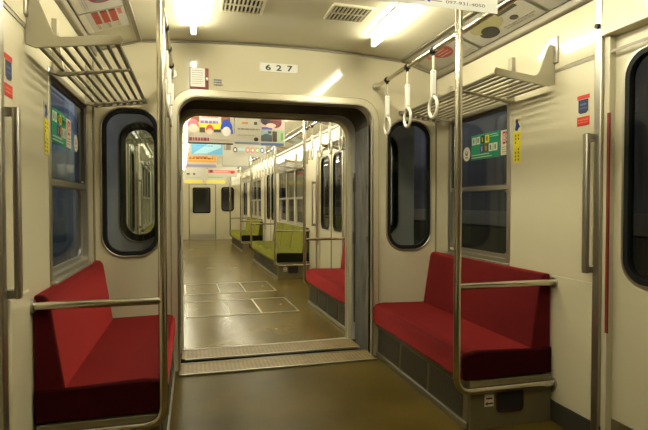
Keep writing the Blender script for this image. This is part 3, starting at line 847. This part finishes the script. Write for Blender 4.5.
# cove posters -----------------------------------------------------------------------------
def cove_sign(s, ya, yb, car, v0=.04, v1=.96, base=None):
    """on the sloping cove between wall top (1.215,2.218) and (.95,2.30); u along the car, v up the slope"""
    p0 = Vector((s*1.215, 0, 2.216 - .004)); p1 = Vector((s*.965, 0, 2.2985 - .004))
    V = (p1 - p0); W = V.length; V.normalize()
    if s > 0: O = p0 + V * W * v0 + Vector((0, yb, 0)); U = Vector((0, -1, 0))
    else: O = p0 + V * W * v0 + Vector((0, ya, 0)); U = Vector((0, 1, 0))
    return Sign(O, U, V, yb - ya, W * (v1 - v0), .0015, base)
b = cove_sign(-1, 2.60, 2.95, 'A')
b.rect(.02, .02, .98, .16, '#c8bfa8').oval(.55, .62, .20, .26, '#7a2440').oval(.50, .66, .11, .14, '#c8a050').oval(.62, .58, .07, .1, '#5a7050').oval(.42, .52, .07, .1, '#b890a8').lines(.1, .2, .9, .3, 2, '#988898', .3)
solo('cove_poster', b.mb, None, (-1.1, 2.7, 2.25), 'A', 'poster with a purple and gold emblem on the cove above the left luggage rack', 'poster')
b = cove_sign(-1, 2.965, 3.26, 'A')
b.rect(.0, .0, 1, .14, '#d0c8b4')
for i in range(3): b.rect(.08, .27 + i*.19, .62, .42 + i*.19, '#94302c').rect(.02, .27 + i*.19, .07, .42 + i*.19, '#4a1818')
b.lines(.66, .2, .9, .9, 3, '#a89880', .3).rect(.04, .84, .3, .93, '#b06058')
solo('cove_poster', b.mb, None, (-1.1, 3.1, 2.25), 'A', 'poster with three dark red blocks on the left cove beside the bulkhead', 'poster')
b = cove_sign(1, 2.92, 3.40, 'A')
b.oval(.45, .60, .24, .30, '#9a3a34').lines(.3, .38, .62, .8, 4, '#d8b0a0', .25).rect(.05, .55, .16, .9, '#c07060').lines(.6, .05, .95, .2, 2, '#a09080', .3)
solo('cove_poster', b.mb, None, (1.1, 3.1, 2.25), 'A', 'poster with a big red disc on the right cove beside the bulkhead', 'poster')
b = cove_sign(1, 2.28, 2.88, 'A')
b.oval(.30, .30, .14, .2, '#26241e').oval(.38, .55, .25, .26, '#a09868').oval(.33, .34, .12, .18, '#26241e').rect(.05, .72, .4, .9, '#b8705c').rect(.62, .6, .9, .7, '#50483c').oval(.72, .35, .05, .08, '#3a3830').lines(.5, .1, .95, .25, 2, '#888070', .3).poly([(.5, .8), (.75, .95), (.95, .9), (.7, .74)], '#3c3830')
solo('cove_poster', b.mb, None, (1.1, 2.6, 2.25), 'A', 'poster with a dark round shape on the right cove above the luggage rack', 'poster')
b = cove_sign(1, 1.6, 2.25, 'A')
b.rect(.1, .5, .5, .85, '#6a6458').oval(.7, .4, .1, .2, '#50483c')
solo('cove_poster', b.mb, None, (1.1, 1.9, 2.25), 'A', 'grey poster on the right cove at the upper edge beside the hanging sign', 'poster')
for s, sd in ((1, 'right'), (-1, 'left')):
    b = cove_sign(s, 4.8, 5.5, 'B', base=col('#3d6f9a'))
    b.rect(.05, .1, .45, .9, '#7fa8c4').poly([(.3, .1), (.6, .8), (.9, .3)], '#284a72').rect(.6, .6, .95, .8, '#c8d4d8')
    solo('cove_poster', b.mb, None, (s*1.1, 5.1, 2.25), 'B', 'blue poster on the %s cove just past the gangway' % sd, 'poster')
    for i, (y, c) in enumerate(((5.7, '#c8c0a8'), (7.8, '#a8b8b0'), (9.2, '#c0a890'))):
        b = cove_sign(s, y, y + .7, 'B', base=col(c))
        b.rect(.1, .2, .5, .8, '#887c68').rect(.6, .3, .9, .7, '#b8b0a0')
        solo('cove_poster', b.mb, None, (s*1.1, y, 2.25), 'B', 'pale poster on the %s cove of the far car, %s from the blue one' % (sd, ordn[i]), 'poster')
    # posters over the doors
    for i, y in enumerate((6.1, 10.8)):
        b = wall_sign(s, y, y + .8, 2.0, 2.15, HW - .031, base=col('#e2dfd0'))
        b.rect(.05, .15, .35, .85, '#b8c4d8').rect(.4, .2, .6, .8, '#8fa4c0').lines(.65, .2, .95, .8, 3, '#b0a898', .3)
        solo('door_poster', b.mb, None, (s*HW, y, 2.05), 'B', 'white poster over the %s %s side door of the far car' % (('nearer', 'farther')[i], sd), 'poster')

# hanging adverts ------------------------------------------------------------------------------
def hanging(car, x0, x1, y, z0, z1, draw, label, base=None):
    T = Thing('hanging_poster', label, 'hanging advert', ((x0+x1)/2, y, z1), car, 'paper adverts hanging from the ceiling')
    b = Sign((x0, y, z0), (1, 0, 0), (0, 0, 1), x1 - x0, z1 - z0, .0015, base)
    draw(b)
    sh = T.part('sheet', b.mb, None)
    T.part('clip_bar', MB().box(x0, x1, y - .006, y + .008, z1 - .01, z1 + .012), M['brushed'], bevel=.002)
    for x in (x0 + .06, x1 - .06):
        T.part('hanger', MB().tube([(x, y, z1 + .01), (x, y, ceil_z(x) + .005)], .004, 6), M['darksteel'])
def d_near(b):
    b.text('097-931-4050', .60, .045, .030, '#2a2620', .30)
    b.rect(.465, .045, .485, .082, '#2a3aa0').rect(.49, .055, .57, .062, '#707070')
    b.rect(.22, .048, .245, .078, '#2c2820').rect(.25, .048, .275, .078, '#2c2820').rect(.28, .048, .30, .078, '#2c2820').lines(.315, .046, .44, .080, 1, '#3c3830', .9)
    b.rect(.06, .25, .94, .9, '#c8bfa0')
hanging('A', -.06, .455, 1.60, 1.885, 2.25, d_near, 'white hanging advert with a telephone number at the top edge of the view', M['plate'])
def d1(b):
    b.rect(.08, .70, .26, 1, '#7a4420').rect(.73, .70, .92, 1, '#7a4420').rect(.24, .42, .75, .72, '#e2cc3a').rect(.26, .74, .72, .97, '#ccc4c4')
    b.lines(.28, .66, .70, .80, 1, '#7060a8', .7).lines(.3, .86, .68, .93, 1, '#b0604c', .6)
    b.oval(.13, .55, .13, .26, '#c26078', a0=0, a1=180).oval(.13, .52, .10, .14, '#e0bfae')
    b.oval(.48, .46, .085, .19, '#c03a38', a0=0, a1=180).oval(.48, .42, .065, .1, '#e0bfae').rect(.26, .38, .38, .55, '#3a2c20').rect(.56, .40, .72, .50, '#2a2a44')
    b.oval(.84, .50, .13, .34, '#2444b0', a0=0, a1=180).oval(.84, .44, .09, .16, '#e8dcd8').rect(.94, .36, .98, .5, '#2444b0')
    b.lines(.04, .10, .48, .22, 1, '#8c2c50', .9).rect(.50, .15, .9, .18, '#c09090').rect(.04, .27, .14, .36, '#b0a498').rect(0, 0, .98, .05, '#2c2420')
def d2(b):
    b.rect(.52, .56, .98, 1, '#cfa8a8').oval(.64, .86, .13, .16, '#241c24').oval(.82, .82, .12, .2, '#5c2420').rect(.53, .55, .74, .64, '#5c5090').oval(.72, .70, .1, .08, '#e0b8a8')
    b.rect(.52, .14, .74, .54, '#8aa0a4').poly([(.52, .14), (.74, .14), (.74, .36), (.62, .42), (.52, .34)], '#3c4a50').rect(.75, .14, .98, .54, '#9cb48c').rect(.75, .14, .84, .5, '#4a3028').rect(.92, .2, .96, .45, '#6a9458').rect(.66, .42, .72, .50, '#1c1c1c')
    b.rect(.0, .03, .98, .10, '#6c7c94').rect(.52, .0, .98, .08, '#50648c').oval(.42, .20, .045, .07, '#2c1c1c').rect(.14, .72, .26, .78, '#b07830').rect(.38, .70, .44, .80, '#3a4030').lines(.06, .5, .5, .58, 1, '#7c7468', .6).lines(.06, .30, .45, .36, 1, '#a09888', .6).lines(.06, .86, .46, .92, 1, '#a8a090', .6).rect(.49, .0, .50, 1, '#b8b0a0')
hanging('B', -.625, -.155, 5.3, 1.815, 2.125, d1, 'colourful hanging advert, the nearest on the left seen through the doorway')
hanging('B', -.145, .385, 5.3, 1.82, 2.125, d2, 'hanging advert with four photo panels, nearest right of the colourful one')
def d3(b):
    b.rect(.06, .08, .96, .80, '#68acd8').poly([(.1, .1), (.5, .5), (.9, .78), (.92, .4), (.5, .12)], '#a4d0e4').lines(.2, .4, .7, .6, 2, '#6888c8', .4)
def d4(b):
    b.lines(.2, .60, .95, .76, 1, '#d06050', .7)
    for u, c in ((.12, '#20242c'), (.48, '#d04840'), (.62, '#d86050'), (.76, '#88a840'), (.90, '#3060b0')):
        b.oval(u, .30, .055, .12, c).oval(u, .30, .03, .07, '#e8e4d8')
    b.rect(.2, .25, .40, .38, '#a8c4cc')
hanging('B', -.58, -.14, 6.7, 1.82, 2.12, d3, 'light blue hanging advert, second from the gangway on the left')
hanging('B', -.05, .41, 6.7, 1.83, 2.12, d4, 'white hanging advert with coloured rings below the four-photo one')
def d5(b):
    b.rect(.05, .35, .98, .85, '#d88a28').poly([(.05, .5), (.4, .85), (.75, .8), (.95, .45)], '#e0a850').rect(.2, .6, .7, .7, '#b86420').rect(0, .05, .98, .22, '#8c84a8').lines(.08, .5, .9, .65, 1, '#7c4818', .7)
def d6(b):
    b.rect(.0, .06, .02, 1, '#70808c').rect(.0, .04, 1, .08, '#70808c').oval(.7, .28, .06, .06, '#c8b080').lines(.1, .5, .9, .8, 2, '#b8b0a0', .3)
hanging('B', -.585, -.09, 8.8, 1.81, 2.10, d5, 'orange hanging advert, third from the gangway on the left')
hanging('B', .0, .46, 8.8, 1.84, 2.12, d6, 'pale hanging advert with a grey border, third from the gangway on the right')
def d7(b): b.lines(.05, .75, .95, .9, 1, '#d04858', .8).rect(.1, .2, .25, .35, '#504838').rect(.4, .2, .5, .35, '#504838')
def d8(b): b.rect(.0, .35, .95, .6, '#d86058').rect(.05, .35, .16, .62, '#5a2430').rect(.78, .3, .9, .55, '#8c3030').lines(.2, .42, .7, .52, 1, '#f0d0c0', .6)
hanging('B', -.60, -.13, 11.8, 1.81, 2.08, d7, 'white hanging advert with a red line, fourth from the gangway on the left')
hanging('B', -.08, .58, 11.8, 1.83, 2.08, d8, 'red and white hanging advert, fourth from the gangway on the right')
def d9(b): b.rect(.0, .1, .95, .4, '#e0cc50').lines(.1, .6, .9, .8, 1, '#70a860', .6)
hanging('B', -.56, .0, 15.5, 1.79, 2.10, d9, 'yellow edged hanging advert, farthest one on the left')
hanging('B', .06, .66, 15.5, 1.79, 2.10, d9, 'yellow edged hanging advert, farthest one on the right')

# end wall of the far car --------------------------------------------------------------------
ye = 16.8
outer = [(-HW - .04, FZ - .05), (HW + .04, FZ - .05), (HW + .04, 2.25), (.95, 2.33), (0, 2.375), (-.95, 2.33), (-HW - .04, 2.25)]
struct('wall_end', MB().prism(outer, 'y', ye, ye + .05, holes=[rrb(-.405, .405, FZ + .002, 1.83, .03, 3), rrb(.62, 1.0, .98, 1.74, .09, 6)]), M['bulkhead'], 'B')
T = Thing('door_%d' % dn, None, None, (0, ye, FZ), 'B', kind='structure'); dn += 1
T.part('door_leaf', MB().prism([(-.40, FZ + .005), (.40, FZ + .005), (.40, 1.825), (-.40, 1.825)], 'y', ye + .01, ye + .045, holes=[rrb(-.29, .24, .92, 1.72, .05, 5)]), M['bulkhead'])
T.part('gasket', MB().ring(rrb(-.31, .26, .90, 1.74, .06, 5), rrb(-.27, .22, .94, 1.70, .04, 5), 'y', ye, ye + .05), M['rubber'])
T.part('pane', MB().box(-.29, .24, ye + .025, ye + .03, .92, 1.72), M['glass'])
T.part('door_frame', MB().box(-.435, -.403, ye - .02, ye + .02, FZ, 1.86).box(.403, .435, ye - .02, ye + .02, FZ, 1.86).box(-.435, .435, ye - .02, ye + .02, 1.828, 1.86), M['trim'])
T.part('kick_plate', MB().box(-.38, .38, ye + .004, ye + .01, FZ + .02, .22), M['brushed'])
T.part('door_handle', MB().box(-.36, -.33, ye - .03, ye + .01, .95, 1.08), M['brushed'], bevel=.006)
T = Thing('window_%d' % wn, None, None, (.81, ye, .98), 'B', kind='structure'); wn += 1
T.part('gasket', MB().ring(rrb(.60, 1.02, .96, 1.76, .11, 6), rrb(.64, .98, 1.0, 1.72, .07, 6), 'y', ye - .012, ye + .05), M['rubber'])
T.part('pane', MB().box(.62, 1.0, ye + .02, ye + .026, .98, 1.74), M['glass'])
struct('wall_cab', MB().box(-1.3, 1.3, ye + 1.2, ye + 1.25, -.05, 2.4), M['bodygrey'], 'B')

# near end of the near car and beyond the windows -----------------------------------------------
struct('wall_behind', MB().box(-HW - .05, HW + .05, -2.66, -2.6, -.05, 2.4), M['wall'], 'A')
tun = principled('tunnel_concrete', (.10, .11, .14), .8, vary=.4, vscale=1.2, bump=.3, bscale=6)
tung = principled('grey_ledge_edge', (.24, .21, .18), .6, vary=.2, vscale=1)
tund = principled('dark_tunnel_ledge', (.06, .05, .025), .8, vary=.3, vscale=1.5)
tunr = principled('tunnel_tiles', (.11, .10, .11), .7, vary=.3, vscale=1.0, stretch=(1, .3, 2))
tunb = principled('platform_panel', (.22, .27, .38), .5, vary=.15, vscale=1)
struct('wall_tunnel_left', MB().box(-2.9, -2.8, -3, 20, -1, 4), tun, 'A')
struct('wall_tunnel_right', MB().box(2.9, 3.0, -3, 20, -1, 4), tunr, 'A')
struct('ceiling_tunnel', MB().box(-2.9, 3.0, -3, 20, 3.4, 3.5), tun, 'A')
struct('ground_tunnel', MB().box(-2.9, 3.0, -3, 20, -1.1, -1.0), tun, 'A')
struct('trim_%d' % k, MB().box(2.78, 2.9, -3, 20, .95, 1.12), tung, 'A'); k += 1
struct('trim_%d' % k, MB().box(2.7, 2.9, -3, 20, -1, .93), tund, 'A'); k += 1
for i, y in enumerate((5.6, 7.1, 8.8, 10.6, 12.6)):
    solo('tunnel_pillar', MB().prism([(-2.8, y), (-2.2, y), (-2.16, y + .04), (-2.16, y + .36), (-2.2, y + .4), (-2.8, y + .4)], 'z', -1, 3.4), tunb, (-2.5, y, -1), 'A',
         'blue-grey pillar outside the left windows, %s one along the tunnel' % ordn[i], 'pillar', 'pillars outside the left windows', bevel=.01)
def added_fill_lamp(x, y, label, grp):  # lamps added outside to light the tunnel and the far car's outer end
    z = 3.0
    T = Thing('added_fill_lamp', label, 'lamp', (x, y, z), 'A', grp)
    T.part('housing', MB().box(x - .06, x + .06, y - .62, y + .62, z + .03, z + .10), M['brushed'], bevel=.01)
    T.part('tube', MB().tube([(x, y - .58, z), (x, y + .58, z)], .02, 8), M['outfill'])
    for e in (-.4, .4): T.part('hanger', MB().tube([(x, y + e, z + .09), (x, y + e, 3.42)], .008, 6), M['darksteel'])
for i, y in enumerate((2.9, 6.4, 8.0, 9.8, 11.7)):
    added_fill_lamp(-1.7, y, 'added fill lamp outside the left windows, %s one along the tunnel' % ordn[i], 'added fill lamps outside the left windows')
for i, y in enumerate((5.1, 6.9)):
    added_fill_lamp(1.95, y, 'added fill lamp outside the right windows, the %s of the two' % ('nearer', 'farther')[i], 'added fill lamps outside the right windows')

# camera, world, view ------------------------------------------------------------------------------
cam = bpy.data.cameras.new('camera'); cam.lens = 500 / 648 * 36; cam.sensor_width = 36; cam.clip_start = .05
co = bpy.data.objects.new('camera', cam); COL.objects.link(co)
co.location = (0, 0, 1.2 + ZS)
co.rotation_euler = (math.radians(90) - math.atan(11 / 500), 0, -math.atan(131 / 500))
sc.camera = co
w = bpy.data.worlds.new('world'); sc.world = w; w.use_nodes = True
w.node_tree.nodes['Background'].inputs[0].default_value = (.03, .035, .05, 1)
w.node_tree.nodes['Background'].inputs[1].default_value = .3
sc.view_settings.view_transform = 'Standard'; sc.view_settings.look = 'None'
sc.view_settings.gamma = 1; sc.view_settings.use_curve_mapping = False
sc.view_settings.exposure = 0.0
sc.cycles.max_bounces = 8; sc.cycles.transparent_max_bounces = 12
sc.cycles.use_denoising = True
sc.cycles.sample_clamp_indirect = 6
